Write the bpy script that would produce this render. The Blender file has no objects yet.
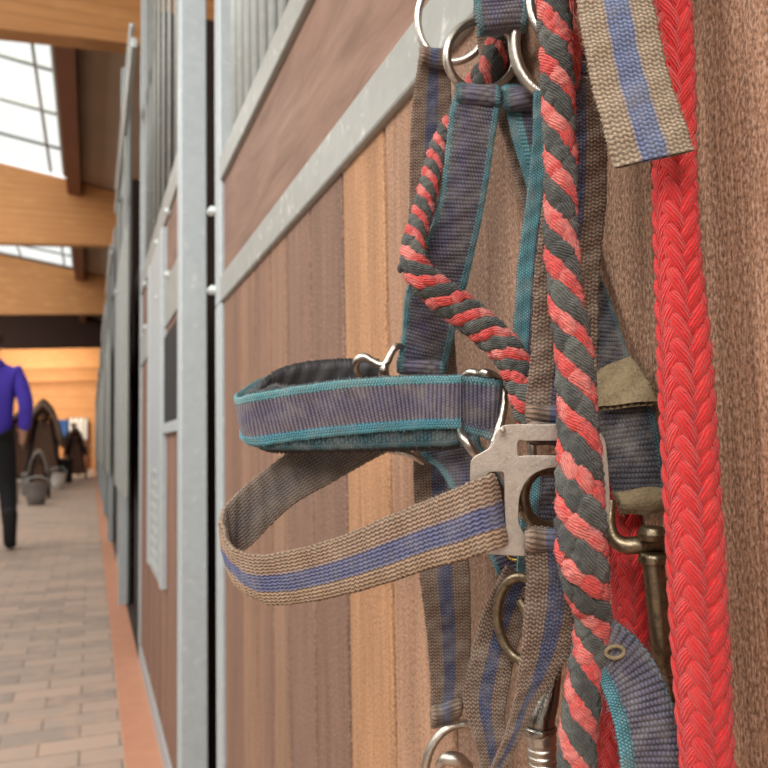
import bpy, bmesh, math, random
import numpy as np
from mathutils import Vector, Matrix
random.seed(4); rng=np.random.default_rng(4)
scene=bpy.context.scene; C=scene.collection
# ------------------------------------------------------------------ camera
F=780.; PSI,PHI,RHO=math.radians(20.611),math.radians(4.279),math.radians(1.1)
CAM=np.array([-.2,0.,0.]); H=.87      # wall plane of the stall door is x=0, floor z=-H
fw=np.array([math.sin(PSI)*math.cos(PHI),math.cos(PSI)*math.cos(PHI),math.sin(PHI)])
r0=np.array([math.cos(PSI),-math.sin(PSI),0.]); u0=np.cross(r0,fw)
rt=math.cos(RHO)*r0-math.sin(RHO)*u0; up=math.cos(RHO)*u0+math.sin(RHO)*r0
def P(px,py,d): return CAM+fw*d+rt*((px-384)/F*d)+up*((384-py)/F*d)
cd=bpy.data.cameras.new('camera'); cam=bpy.data.objects.new('camera',cd); C.objects.link(cam)
cam.matrix_world=Matrix(((rt[0],up[0],-fw[0],CAM[0]),(rt[1],up[1],-fw[1],CAM[1]),(rt[2],up[2],-fw[2],CAM[2]),(0,0,0,1)))
cd.sensor_width=36; cd.lens=36*F/768; cd.clip_start=.01; cd.clip_end=200
cd.dof.use_dof=True; cd.dof.focus_distance=.298; cd.dof.aperture_fstop=20
scene.camera=cam
vs=scene.view_settings; vs.view_transform='Standard'; vs.look='None'; vs.gamma=1; vs.use_curve_mapping=False
vs.exposure=-.12
# ------------------------------------------------------------------ materials
def lin(c):
    return tuple(((v/255)/12.92 if v/255<=.04045 else ((v/255+.055)/1.055)**2.4) for v in c)+(1.,)
class NT:
    def __init__(s,name):
        s.m=bpy.data.materials.new(name); s.m.use_nodes=True; s.t=s.m.node_tree; s.n=s.t.nodes; s.l=s.t.links
        s.b=s.n['Principled BSDF']
    def node(s,ty,ins={},**kw):
        n=s.n.new(ty)
        for k,v in kw.items(): setattr(n,k,v)
        for k,v in ins.items():
            if hasattr(v,'is_linked') : s.l.new(v,n.inputs[k])
            else: n.inputs[k].default_value=v
        return n
    def mix(s,f,a,b,bt='MIX'):
        n=s.n.new('ShaderNodeMix'); n.data_type='RGBA'; n.blend_type=bt
        for i,v in ((0,f),(6,a),(7,b)):
            if hasattr(v,'is_linked'): s.l.new(v,n.inputs[i])
            else: n.inputs[i].default_value=v
        return n.outputs[2]
    def math(s,op,a,b=0.,c=None):
        n=s.n.new('ShaderNodeMath'); n.operation=op
        for i,v in ((0,a),(1,b))+(((2,c),) if c is not None else ()):
            if hasattr(v,'is_linked'): s.l.new(v,n.inputs[i])
            else: n.inputs[i].default_value=v
        return n.outputs[0]
    def ramp(s,f,stops,interp='LINEAR'):
        n=s.n.new('ShaderNodeValToRGB'); n.color_ramp.interpolation=interp; e=n.color_ramp.elements
        while len(e)<len(stops): e.new(.5)
        for i,(p,c) in enumerate(stops): e[i].position=p; e[i].color=c
        s.l.new(f,n.inputs[0]); return n.outputs[0]
    def coords(s,kind='Object',scale=(1,1,1),rot=(0,0,0)):
        t=s.n.new('ShaderNodeTexCoord'); m=s.n.new('ShaderNodeMapping'); s.l.new(t.outputs[kind],m.inputs[0])
        m.inputs['Scale'].default_value=scale; m.inputs['Rotation'].default_value=rot; return m.outputs[0]
    def noise(s,vec,scale=5,detail=4,rough=.6,dist=0):
        n=s.node('ShaderNodeTexNoise',{'Vector':vec,'Scale':scale,'Detail':detail,'Roughness':rough,'Distortion':dist}); return n.outputs[0]
    def bump(s,h,dist,strength=1.,nrm=None):
        n=s.node('ShaderNodeBump',{'Height':h,'Distance':dist,'Strength':strength})
        if nrm is not None: s.l.new(nrm,n.inputs['Normal'])
        return n.outputs[0]
    def out(s,col=None,rough=None,nrm=None,metal=None,spec=None,**kw):
        for k,v in (('Base Color',col),('Roughness',rough),('Normal',nrm),('Metallic',metal),('Specular IOR Level',spec))+tuple(kw.items()):
            if v is None: continue
            if hasattr(v,'is_linked'): s.l.new(v,s.b.inputs[k])
            else: s.b.inputs[k].default_value=v
        return s.m
def mul(c,k): return tuple(v*k for v in c[:3])+(1.,)
def simple(name,c,rough=.7,var=.25,scale=8,metal=0,bump=0):
    s=NT(name); c=lin(c); v=s.coords(); n=s.noise(v,scale)
    col=s.mix(n,mul(c,1-var),mul(c,1+var))
    return s.out(col,rough,s.bump(n,bump) if bump else None,metal)
def galvanized(name='galvanized_steel',c=(176,181,180),rough=.5):
    s=NT(name); v=s.coords(); c=lin(c)
    vo=s.node('ShaderNodeTexVoronoi',{'Vector':v,'Scale':70}); n=s.noise(v,9,5); n2=s.noise(v,60,4)
    col=s.mix(vo.outputs['Color'],mul(c,.93),mul(c,1.06)); col=s.mix(s.math('MULTIPLY',n,.4),col,mul(c,.72))
    col=s.mix(s.ramp(n2,[(.60,(0,0,0,1)),(.7,(.5,.5,.5,1))]),col,lin((215,214,210)))
    return s.out(col,rough,s.bump(n2,.0006),.25)
def nickel(name,c=(190,182,170),rough=.28,dirt=(110,95,75),amt=.5,metal=1.):
    s=NT(name); v=s.coords(); n=s.noise(v,260,6,.7); n1=s.noise(v,900,3)
    sc=s.noise(s.coords(scale=(1,6,1),rot=(.3,.5,.7)),500,4)
    f=s.ramp(n,[(.45,(0,0,0,1)),(.72,(amt,amt,amt,1))])
    col=s.mix(f,lin(c),lin(dirt)); r=s.math('ADD',s.math('MULTIPLY',f,.35),rough)
    return s.out(col,r,s.bump(s.math('ADD',n1,s.math('ADD',n,sc)),.00012),metal)
def web(name,stops,dark=.22,fuzz=(160,150,135),fz=.18,rough=.88,interp='LINEAR',wear=.16):
    """woven webbing: colour across the strap (u), yarn relief in attribute h"""
    s=NT(name); uv=s.node('ShaderNodeUVMap'); sep=s.node('ShaderNodeSeparateXYZ',{0:uv.outputs[0]})
    v=s.coords(); n=s.noise(v,900,3,.7); n2=s.noise(v,110,4); nb=s.noise(v,2600,3)
    u=s.math('ADD',sep.outputs[0],s.math('MULTIPLY',s.math('SUBTRACT',n,.5),.05))
    col=s.ramp(u,[(p,lin(c)) for p,c in stops],interp)
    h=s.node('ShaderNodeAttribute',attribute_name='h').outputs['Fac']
    dk=s.mix(1.,col,(dark,dark*.97,dark*.97,1),'MULTIPLY')       # shade in the weave grooves, painted in as darker colour
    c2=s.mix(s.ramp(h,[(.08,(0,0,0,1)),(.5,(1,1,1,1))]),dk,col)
    c3=s.mix(s.ramp(n2,[(.45,(0,0,0,1)),(.75,(wear*2,wear*2,wear*2,1))]),c2,lin(fuzz))
    c4=s.mix(s.math('MULTIPLY',s.ramp(nb,[(.5,(0,0,0,1)),(.7,(1,1,1,1))]),fz),c3,lin(fuzz))
    c5=s.mix(s.ramp(n,[(.3,(.25,.25,.25,1)),(.55,(0,0,0,1))]),c4,mul(lin((60,50,42)),1))
    return s.out(c5,rough,s.bump(s.math('ADD',nb,n),.0002),spec=.2,**{'Sheen Weight':.1,'Sheen Roughness':.5})
def yarn(name,a,b,pale,rough=.9,amt=.35):
    s=NT(name); uv=s.node('ShaderNodeUVMap').outputs[0]
    v=s.coords(); n=s.noise(v,450,4); n2=s.noise(v,2500,3,.7); n3=s.noise(v,160,3)
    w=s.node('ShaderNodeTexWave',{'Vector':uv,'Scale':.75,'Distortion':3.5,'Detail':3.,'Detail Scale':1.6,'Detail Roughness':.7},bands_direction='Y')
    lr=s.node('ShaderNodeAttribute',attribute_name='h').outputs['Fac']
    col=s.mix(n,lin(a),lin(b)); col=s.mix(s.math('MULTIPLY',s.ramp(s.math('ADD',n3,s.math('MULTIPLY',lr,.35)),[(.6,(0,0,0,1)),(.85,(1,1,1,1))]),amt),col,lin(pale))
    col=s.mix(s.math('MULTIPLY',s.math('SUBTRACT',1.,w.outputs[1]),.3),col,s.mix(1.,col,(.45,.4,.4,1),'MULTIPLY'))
    col=s.mix(s.math('MULTIPLY',s.ramp(n2,[(.5,(0,0,0,1)),(.72,(1,1,1,1))]),.3),col,lin(pale))
    hb=s.math('ADD',s.math('MULTIPLY',w.outputs[1],1.),s.math('MULTIPLY',n2,.7))
    return s.out(col,rough,s.bump(hb,.0006),spec=.12,**{'Sheen Weight':.2})
def planks(name):
    s=NT(name); tone=s.node('ShaderNodeAttribute',attribute_name='tone').outputs['Color']
    v=s.coords(scale=(40,40,2.2)); n=s.noise(v,1.,6,.65,.6); v2=s.coords(scale=(260,260,10)); n2=s.noise(v2,1.,4,.7)
    n3=s.noise(s.coords(scale=(14,14,1.1)),1.,3,.5,.8); sp=s.noise(s.coords(scale=(900,900,480)),1.,3,.7)
    k=s.ramp(n3,[(.3,(.72,.70,.68,1)),(.7,(1.15,1.12,1.08,1))])
    col=s.mix(1.,tone,k,'MULTIPLY')
    col=s.mix(1.,col,s.ramp(n,[(.3,(.74,.71,.68,1)),(.62,(1.1,1.1,1.1,1))]),'MULTIPLY')
    col=s.mix(1.,col,s.ramp(n2,[(.35,(.74,.72,.7,1)),(.6,(1.06,1.06,1.06,1))]),'MULTIPLY')
    col=s.mix(s.ramp(sp,[(.51,(0,0,0,1)),(.60,(.7,.7,.7,1))]),col,lin((78,57,48)))
    col=s.mix(s.ramp(sp,[(.38,(.55,.55,.55,1)),(.48,(0,0,0,1))]),col,lin((190,160,140)))
    hb=s.math('ADD',s.math('MULTIPLY',n,.5),s.math('ADD',n2,s.math('MULTIPLY',sp,.5)))
    return s.out(col,.75,s.bump(hb,.0009),spec=.3)
def panelwood(name):
    s=NT(name); v=s.coords(scale=(5,2.2,16),rot=(.35,0,0)); n=s.noise(v,1.,5,.6,1.4)
    v2=s.coords(scale=(20,14,90),rot=(.35,0,0)); n2=s.noise(v2,1.,5,.7,.8); n3=s.noise(s.coords(),9,3)
    col=s.ramp(n,[(.32,lin((98,74,62))),(.5,lin((122,95,82))),(.7,lin((140,113,98)))])
    col=s.mix(s.ramp(n2,[(.52,(0,0,0,1)),(.66,(.5,.5,.5,1))]),col,lin((96,72,60)))
    col=s.mix(s.math('MULTIPLY',n3,.35),col,lin((150,112,88)))
    return s.out(col,.6,s.bump(n2,.0008),spec=.3)
def glulam(name,a=(226,168,110),b=(196,132,78)):
    s=NT(name); v=s.coords(scale=(1.2,8,22)); n=s.noise(v,1.,5,.6,.5); n3=s.noise(s.coords(scale=(2,2,6)),1.3,3)
    col=s.mix(n,lin(a),lin(b)); w=s.node('ShaderNodeTexWave',{'Vector':s.coords(scale=(0,0,1)),'Scale':3.6,'Distortion':.3},bands_direction='Z').outputs[1]
    col=s.mix(s.ramp(w,[(.0,(.35,.35,.35,1)),(.08,(0,0,0,1))]),col,mul(lin(b),.6))
    col=s.mix(s.ramp(n3,[(.55,(0,0,0,1)),(.75,(.6,.6,.6,1))]),col,lin((235,180,118)))
    return s.out(col,.55,spec=.3)
def brickfloor(name):
    s=NT(name); t=s.n.new('ShaderNodeTexCoord'); 
    b=s.node('ShaderNodeTexBrick',{'Vector':t.outputs['Object'],'Scale':1.,'Color1':lin((186,164,148)),'Color2':lin((142,132,124)),'Mortar':lin((112,98,86)),
      'Mortar Size':.004,'Mortar Smooth':.4,'Bias':0.,'Brick Width':.225,'Row Height':.113}); b.offset=.5
    b2=s.node('ShaderNodeTexBrick',{'Vector':t.outputs['Object'],'Scale':1.,'Color1':(1,1,1,1),'Color2':(0,0,0,1),'Mortar':(0,0,0,1),
      'Mortar Size':.0,'Bias':-.2,'Brick Width':.225,'Row Height':.113}); b2.offset=.5; b2.squash=1
    n=s.noise(t.outputs['Object'],1.3,4); n2=s.noise(t.outputs['Object'],14,4)
    col=s.mix(s.math('MULTIPLY',s.ramp(n2,[(.45,(0,0,0,1)),(.65,(1,1,1,1))]),.5),b.outputs[0],lin((196,160,136)))
    col=s.mix(s.math('MULTIPLY',n,.35),col,lin((205,182,162)))
    return s.out(col,.62,s.bump(b.outputs['Fac'],.003,.6),spec=.35)
M=dict(
 galv=galvanized(c=(180,188,190)), galvd=galvanized('weathered_galvanized_steel',(158,161,156)), bar=galvanized('galvanized_bar_steel',(196,203,200),.4),
 planks=planks('stained_door_planks'), panel=panelwood('brown_panel_board'), glulam=glulam('glulam_timber'), glud=simple('shaded_beam',(60,36,26),.7,.3,3),  # glud: darker beam timber, one beam's shadow put into its colour
 ceil=simple('brown_ceiling_boards',(188,160,134),.8,.15,1.5), purlin=simple('red_brown_purlin',(126,74,46),.7,.2,3),
 floor=brickfloor('clay_pavers'), strip=simple('terracotta_edging',(196,138,108),.7,.18,14,bump=.002), dark=simple('dark_rubber',(24,22,22),.8,.3,30),
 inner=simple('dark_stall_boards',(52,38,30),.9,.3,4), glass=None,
 nickel=nickel('worn_nickel'), plate=nickel('worn_nickel_plate',(174,162,150),.42,(120,104,86),.45,.75), brass=nickel('tarnished_brass',(134,120,98),.36,(72,62,48),.85),
 chrome=nickel('dark_chrome',(150,145,135),.16,(60,52,42),.4), gold=nickel('brass_eyelet',(205,170,95),.25,(120,90,40),.3),
 leather=simple('black_neoprene_lining',(38,36,37),.55,.4,300,bump=.0003),
 suede=simple('tan_suede_patch',(128,112,84),.95,.55,900,bump=.0008),
)
TE=(98,144,152); PU=(94,92,108); PU2=(110,102,108); BR=(138,112,94); BL=(80,86,116)
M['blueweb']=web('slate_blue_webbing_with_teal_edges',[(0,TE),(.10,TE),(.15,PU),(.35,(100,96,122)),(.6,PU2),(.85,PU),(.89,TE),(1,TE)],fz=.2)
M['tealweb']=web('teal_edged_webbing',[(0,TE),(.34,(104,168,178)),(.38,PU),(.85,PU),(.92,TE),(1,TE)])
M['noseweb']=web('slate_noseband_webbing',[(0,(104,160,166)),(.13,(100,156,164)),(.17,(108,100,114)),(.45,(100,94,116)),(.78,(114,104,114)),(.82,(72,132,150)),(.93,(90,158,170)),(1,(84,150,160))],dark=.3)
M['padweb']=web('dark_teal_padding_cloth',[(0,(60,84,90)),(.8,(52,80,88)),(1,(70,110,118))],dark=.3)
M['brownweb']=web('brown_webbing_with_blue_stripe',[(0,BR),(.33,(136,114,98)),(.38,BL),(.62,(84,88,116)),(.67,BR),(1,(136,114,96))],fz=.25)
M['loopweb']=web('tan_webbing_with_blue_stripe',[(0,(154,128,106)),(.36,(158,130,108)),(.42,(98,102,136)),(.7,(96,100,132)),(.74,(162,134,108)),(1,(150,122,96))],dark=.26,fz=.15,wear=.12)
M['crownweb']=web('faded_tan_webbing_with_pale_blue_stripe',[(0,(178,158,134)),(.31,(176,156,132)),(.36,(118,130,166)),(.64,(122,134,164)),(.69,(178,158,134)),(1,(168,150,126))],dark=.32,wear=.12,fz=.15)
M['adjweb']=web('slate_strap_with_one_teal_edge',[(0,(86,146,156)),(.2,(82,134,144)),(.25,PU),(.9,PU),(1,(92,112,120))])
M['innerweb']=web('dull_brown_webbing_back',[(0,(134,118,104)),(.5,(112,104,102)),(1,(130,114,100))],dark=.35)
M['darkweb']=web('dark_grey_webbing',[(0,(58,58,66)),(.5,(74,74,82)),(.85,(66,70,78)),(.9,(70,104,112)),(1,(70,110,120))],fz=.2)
M['red']=yarn('red_rope_yarn',(226,48,46),(208,36,38),(238,84,76),amt=.25)
M['coral']=yarn('faded_red_yarn',(226,84,76),(208,62,58),(240,150,138),amt=.7)
M['char']=yarn('charcoal_yarn',(80,80,75),(54,54,51),(122,124,114),amt=.5)
s=NT('skylight_glass'); tr=s.node('ShaderNodeBsdfTransparent',{'Color':(.93,.95,.95,1)}); gl=s.node('ShaderNodeBsdfGlossy',{'Roughness':.1}); mx=s.node('ShaderNodeMixShader',{0:.06,1:tr.outputs[0],2:gl.outputs[0]})
s.l.new(mx.outputs[0],s.n['Material Output'].inputs[0]); M['glass']=s.m
# ------------------------------------------------------------------ objects
def link(name,me,mats,parent=None):
    o=bpy.data.objects.new(name,me); C.objects.link(o)
    for m in (mats if isinstance(mats,(list,tuple)) else [mats]): me.materials.append(m)
    if parent is not None: o.parent=parent
    return o
def tag(o,label=None,cat=None,group=None,kind=None):
    for k,v in (('label',label),('category',cat),('group',group),('kind',kind)):
        if v: o[k]=v
    return o
def empty(name,loc=(0,0,0)):
    o=bpy.data.objects.new(name,None); o.empty_display_size=.02; C.objects.link(o); o.location=loc; return o
def pset(o,par):
    o.parent=par; o.matrix_parent_inverse=Matrix.Translation(-Vector(par.location)); return o
class MB:
    """collects polygons, boxes and tubes of one mesh"""
    def __init__(s): s.v=[]; s.f=[]; s.mi=[]; s.sm=[]; s.n=0
    def add(s,V,Fc,mi=0,smooth=False):
        V=np.asarray(V,float); s.v.append(V); s.f+= [tuple(int(i)+s.n for i in f) for f in Fc]; s.mi+=[mi]*len(Fc); s.sm+=[smooth]*len(Fc); s.n+=len(V); return s
    def box(s,a,b,mi=0,bev=0.):
        x0,y0,z0=[min(p,q) for p,q in zip(a,b)]; x1,y1,z1=[max(p,q) for p,q in zip(a,b)]
        if bev<=0:
            V=[(x,y,z) for x in (x0,x1) for y in (y0,y1) for z in (z0,z1)]
            return s.add(V,[(0,1,3,2),(4,6,7,5),(0,4,5,1),(2,3,7,6),(0,2,6,4),(1,5,7,3)],mi)
        bm=bmesh.new(); bmesh.ops.create_cube(bm,size=1); 
        for v in bm.verts: v.co=Vector(((x0+x1)/2+v.co.x*(x1-x0),(y0+y1)/2+v.co.y*(y1-y0),(z0+z1)/2+v.co.z*(z1-z0)))
        bmesh.ops.bevel(bm,geom=bm.edges[:],offset=bev,segments=2,affect='EDGES',profile=.5); bm.verts.index_update()
        s.add([v.co[:] for v in bm.verts],[[v.index for v in f.verts] for f in bm.faces],mi); bm.free(); return s
    def tube(s,pts,rad,seg=12,closed=False,mi=0,caps=True,flat=1.,nrm=None):
        p=np.array(pts,float); n=len(p); rad=np.broadcast_to(np.asarray(rad,float),(n,))
        if closed: T=np.roll(p,-1,0)-np.roll(p,1,0)
        else: T=np.gradient(p,axis=0)
        T/=np.linalg.norm(T,axis=1)[:,None]+1e-12
        N=np.zeros_like(p); a=np.array(nrm if nrm is not None else -fw,float); 
        if abs(a@T[0])>.95: a=up
        N[0]=a-T[0]*(a@T[0]); N[0]/=np.linalg.norm(N[0])
        for i in range(1,n):
            v=N[i-1]-T[i]*(N[i-1]@T[i]); N[i]=v/np.linalg.norm(v)
        B=np.cross(T,N); an=np.arange(seg)*2*math.pi/seg
        V=(p[:,None]+rad[:,None,None]*(np.cos(an)[None,:,None]*N[:,None]*flat+np.sin(an)[None,:,None]*B[:,None])).reshape(-1,3)
        Fc=[]
        for i in range(n if closed else n-1):
            j=(i+1)%n
            for k in range(seg): k2=(k+1)%seg; Fc.append((i*seg+k,i*seg+k2,j*seg+k2,j*seg+k))
        if closed and False: pass
        if caps and not closed:
            Fc.append(tuple(range(seg-1,-1,-1))); Fc.append(tuple((n-1)*seg+k for k in range(seg)))
        return s.add(V,Fc,mi,True)
    def build(s,name,mats,parent=None,attr=None):
        me=bpy.data.meshes.new(name); V=np.concatenate(s.v); me.from_pydata(V.tolist(),[],s.f)
        me.polygons.foreach_set('material_index',s.mi); me.polygons.foreach_set('use_smooth',s.sm); me.update()
        return link(name,me,mats,parent)
def cr(pts,n):
    """Catmull-Rom through pts, n samples"""
    p=np.array(pts,float); m=len(p); e=np.vstack([2*p[0]-p[1],p,2*p[-1]-p[-2]])
    t=np.linspace(0,m-1-1e-9,n); i=t.astype(int); f=(t-i)[:,None]
    a,b,c,d=e[i],e[i+1],e[i+2],e[i+3]
    return .5*((2*b)+(-a+c)*f+(2*a-5*b+4*c-d)*f**2+(-a+3*b-3*c+d)*f**3)
def crc(pts,n):
    p=np.array(pts,float); m=len(p); t=np.arange(n)*m/n; i=t.astype(int); f=(t-i)[:,None]
    a,b,c,d=p[(i-1)%m],p[i%m],p[(i+1)%m],p[(i+2)%m]
    return .5*((2*b)+(-a+c)*f+(2*a-5*b+4*c-d)*f**2+(-a+3*b-3*c+d)*f**3)
def mesh_np(name,V,Q,mat,parent,uv=None,h=None,mi=None):
    """quads mesh from numpy arrays; uv,h per vertex"""
    me=bpy.data.meshes.new(name); nv,nf=len(V),len(Q)
    me.vertices.add(nv); me.vertices.foreach_set('co',np.asarray(V,np.float32).ravel())
    me.loops.add(nf*4); me.loops.foreach_set('vertex_index',np.asarray(Q,np.int32).ravel())
    me.polygons.add(nf); me.polygons.foreach_set('loop_start',np.arange(0,nf*4,4,dtype=np.int32))
    me.polygons.foreach_set('use_smooth',np.ones(nf,bool))
    if mi is not None: me.polygons.foreach_set('material_index',np.asarray(mi,np.int32))
    if uv is not None:
        l=me.uv_layers.new(name='UVMap'); l.data.foreach_set('uv',np.asarray(uv,np.float32)[np.asarray(Q).ravel()].ravel())
    if h is not None:
        a=me.attributes.new('h','FLOAT','POINT'); a.data.foreach_set('value',np.asarray(h,np.float32))
    me.update(calc_edges=True); me.validate()
    return link(name,me,mat,parent)
def fibres(base,nrm,n,L,w=.00004):
    """loose fibres: thin bent blades rising from the surface; returns V,Q and base indices"""
    idx=rng.integers(0,len(base),n); b=base[idx]; d=nrm[idx]+rng.normal(0,.75,(n,3)); d/=np.linalg.norm(d,axis=1)[:,None]
    l=L*rng.uniform(.3,1.,n)[:,None]; side=np.cross(d,rng.normal(0,1,(n,3))); side/=np.linalg.norm(side,axis=1)[:,None]+1e-9
    bend=np.cross(d,side)*l*rng.uniform(-.5,.5,(n,1)); m=b+d*l*.5+bend*.5; e=b+d*l+bend*1.6
    V=np.stack([b-side*w,b+side*w,m+side*w*.8,m-side*w*.8,e+side*w*.3,e-side*w*.3],1).reshape(-1,3)
    k=np.arange(n)[:,None]*6; Q=np.concatenate([k+np.array([[0,1,2,3]]),k+np.array([[3,2,4,5]])])
    return V,Q,idx
def weave(kind,U,V,u):
    W=2*math.pi
    if kind=='rib':
        row=np.floor(V/.0019+.5); h=(.5+.5*np.cos(W*V/.0019))**.7*(.62+.38*np.cos(W*(U/.0016+.5*(row%2))))
    elif kind=='cols':      # ribs that run across in dense columns (noseband)
        row=np.floor(V/.0019+.5); h=(.5+.5*np.cos(W*V/.0019))**.9*(.65+.35*np.cos(W*(U/.0013+.5*(row%2))))
    elif kind=='herring':
        tri=2*np.abs((U/.0028)%1-.5); h=(.5+.5*np.cos(W*(V/.0016+.5*tri)))**1.0*(.62+.38*np.cos(W*U/.0014))
    elif kind=='wavy':
        h=(.5+.5*np.cos(W*(U/.0016+.16*np.sin(W*V/.0028))))**1.1*(.78+.22*np.cos(W*(V/.0028+.2)))
    else: h=.5+0*U
    return h
def edgeweave(U,V):
    W=2*math.pi; c=np.floor(U/.0012); return (.5+.5*np.cos(W*(V/.0013+.5*(c%2)+.35*np.abs((U/.0012)%1-.5))))*(.5+.5*np.cos(W*(U/.0012+.5)))**.5
def ribbon(name,pairs,mat,parent,kind='rib',th=.0022,amp=.0005,edges=(0.,0.),off=0.,fuzz=600,label=None,ds=.00036,flip=False,wob=.0004,width=.025,back=None):
    """strap: pairs of ((x,y,d),(x,y,d)) left/right edge points"""
    L=np.array([P(*a) for a,b in pairs]); R=np.array([P(*b) for a,b in pairs])
    c=cr((L+R)/2,400); s=np.concatenate([[0],np.cumsum(np.linalg.norm(np.diff(c,axis=0),axis=1))]); tot=s[-1]
    n=max(12,int(tot/ds)); Lf=cr(L,400); Rf=cr(R,400); sv=np.linspace(0,tot,n)
    ip=lambda A: np.stack([np.interp(sv,s,A[:,k]) for k in range(3)],1)
    Lf,Rf=ip(Lf),ip(Rf); c=(Lf+Rf)/2; T=np.gradient(c,axis=0); T/=np.linalg.norm(T,axis=1)[:,None]; E=Rf-Lf; Wd=np.linalg.norm(E,axis=1); 
    N=np.cross(E,T); N/=np.linalg.norm(N,axis=1)[:,None]+1e-9
    k=max(3,int(.0015/ds)); ker=np.ones(2*k+1)/(2*k+1)
    N=np.stack([np.convolve(np.pad(N[:,i],k,mode='edge'),ker,mode='valid') for i in range(3)],1); N/=np.linalg.norm(N,axis=1)[:,None]
    if (N[0]@(CAM-c[0]))*( -1 if flip else 1)<0: N=-N
    nu=max(20,int(width/ds)); a=np.linspace(0,1,nu); nb=9 if back is None else nu; ab=np.linspace(1,0,nb+2)[1:-1]
    prof=lambda u:(1-np.abs(2*u-1)**14)**.5
    uf=np.concatenate([a,ab]); front=np.concatenate([np.ones(nu,bool),np.zeros(nb,bool)])
    U=np.broadcast_to(uf[None,:],(n,nu+nb)); VV=np.broadcast_to(sv[:,None],U.shape); Um=U*width
    h=weave(kind,Um,VV,U)
    if edges[0]>0: h=np.where(U<edges[0],edgeweave(Um,VV),h)
    if edges[1]>0: h=np.where(U>1-edges[1],edgeweave(Um,VV),h)
    pr=prof(U); hh=h*amp+np.where((U<edges[0])|(U>1-edges[1]),.0003,0)
    ph=rng.uniform(0,9); lump=wob*(np.sin(VV*260+ph)*np.sin(U*5+ph)+.6*np.sin(VV*610+U*9+ph))
    z=np.where(front[None,:],pr*th/2+hh*np.clip(pr*1.5,0,1),-pr*th/2-(hh*np.clip(pr*1.5,0,1) if back is not None else 0))+off+lump
    jl=.00025*np.sin(VV*2*math.pi/.0013)+.0003*rng.normal(0,1,(n,1))*.5; us=(U-.5)*(1+ (2*jl/width)) +.5
    Vt=(Lf[:,None]+E[:,None]*us[:,:,None]+N[:,None]*z[:,:,None])
    m=nu+nb; i=np.arange(n-1)[:,None]*m; j=np.arange(m)[None,:]; j2=(j+1)%m
    Q=np.stack([i+j,i+j2,i+m+j2,i+m+j],-1).reshape(-1,4)
    V=Vt.reshape(-1,3); uv=np.stack([U,VV*40],-1).reshape(-1,2); hv=h.reshape(-1)
    fm=np.broadcast_to(((j>=nu-1)).astype(int),(n-1,m)).reshape(-1)
    # closed ends
    e0=[]; 
    for r in (0,n-1):
        for q in range(nu-1):
            bq=lambda q: r*m+(nu+int(round((1-q/(nu-1))*(nb-1))))
            e0.append((r*m+q,r*m+q+1,bq(q+1),bq(q)) if r==0 else (r*m+q+1,r*m+q,bq(q),bq(q+1)))
    e0=[q for q in e0 if len(set(q))==4]
    Q=np.concatenate([Q,np.array(e0,int)]) if e0 else Q
    if fuzz:
        w=np.abs(U-.5)>.46; cand=np.flatnonzero(w.reshape(-1)); anyv=np.flatnonzero(front[None,:].repeat(n,0).reshape(-1))
        pick=np.concatenate([rng.choice(cand,int(fuzz*.6)),rng.choice(anyv,int(fuzz*.4))])
        en=np.where((U<.5)[:,:,None],-E[:,None],E[:,None])/Wd[:,None,None]; nn=(np.broadcast_to(N[:,None],Vt.shape)*.6+en*(np.abs(U-.5)>.46)[:,:,None]).reshape(-1,3)
        fv,fq,ix=fibres(V[pick],nn[pick],len(pick),.0022); q0=len(V); V=np.concatenate([V,fv]); Q=np.concatenate([Q,fq+q0])
        uv=np.concatenate([uv,np.repeat(uv[pick][ix],6,0)]); hv=np.concatenate([hv,np.ones(len(fv))])
    mi=None
    if back is not None: mat=[mat,back]; mi=np.concatenate([fm,np.zeros(len(Q)-len(fm),int)])
    o=mesh_np(name,V,Q,mat,None,uv,hv,mi); pset(o,parent)
    if label: o['label']=label
    return o
def frames(c,ref=None):
    T=np.gradient(c,axis=0); T/=np.linalg.norm(T,axis=1)[:,None]; N=np.zeros_like(c); a=-fw if ref is None else ref
    N[0]=a-T[0]*(a@T[0]); N[0]/=np.linalg.norm(N[0])
    for i in range(1,len(c)):
        v=-fw-T[i]*(-fw@T[i]); N[i]=v/np.linalg.norm(v)
    S=np.cross(N,T); return T,N,S
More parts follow.
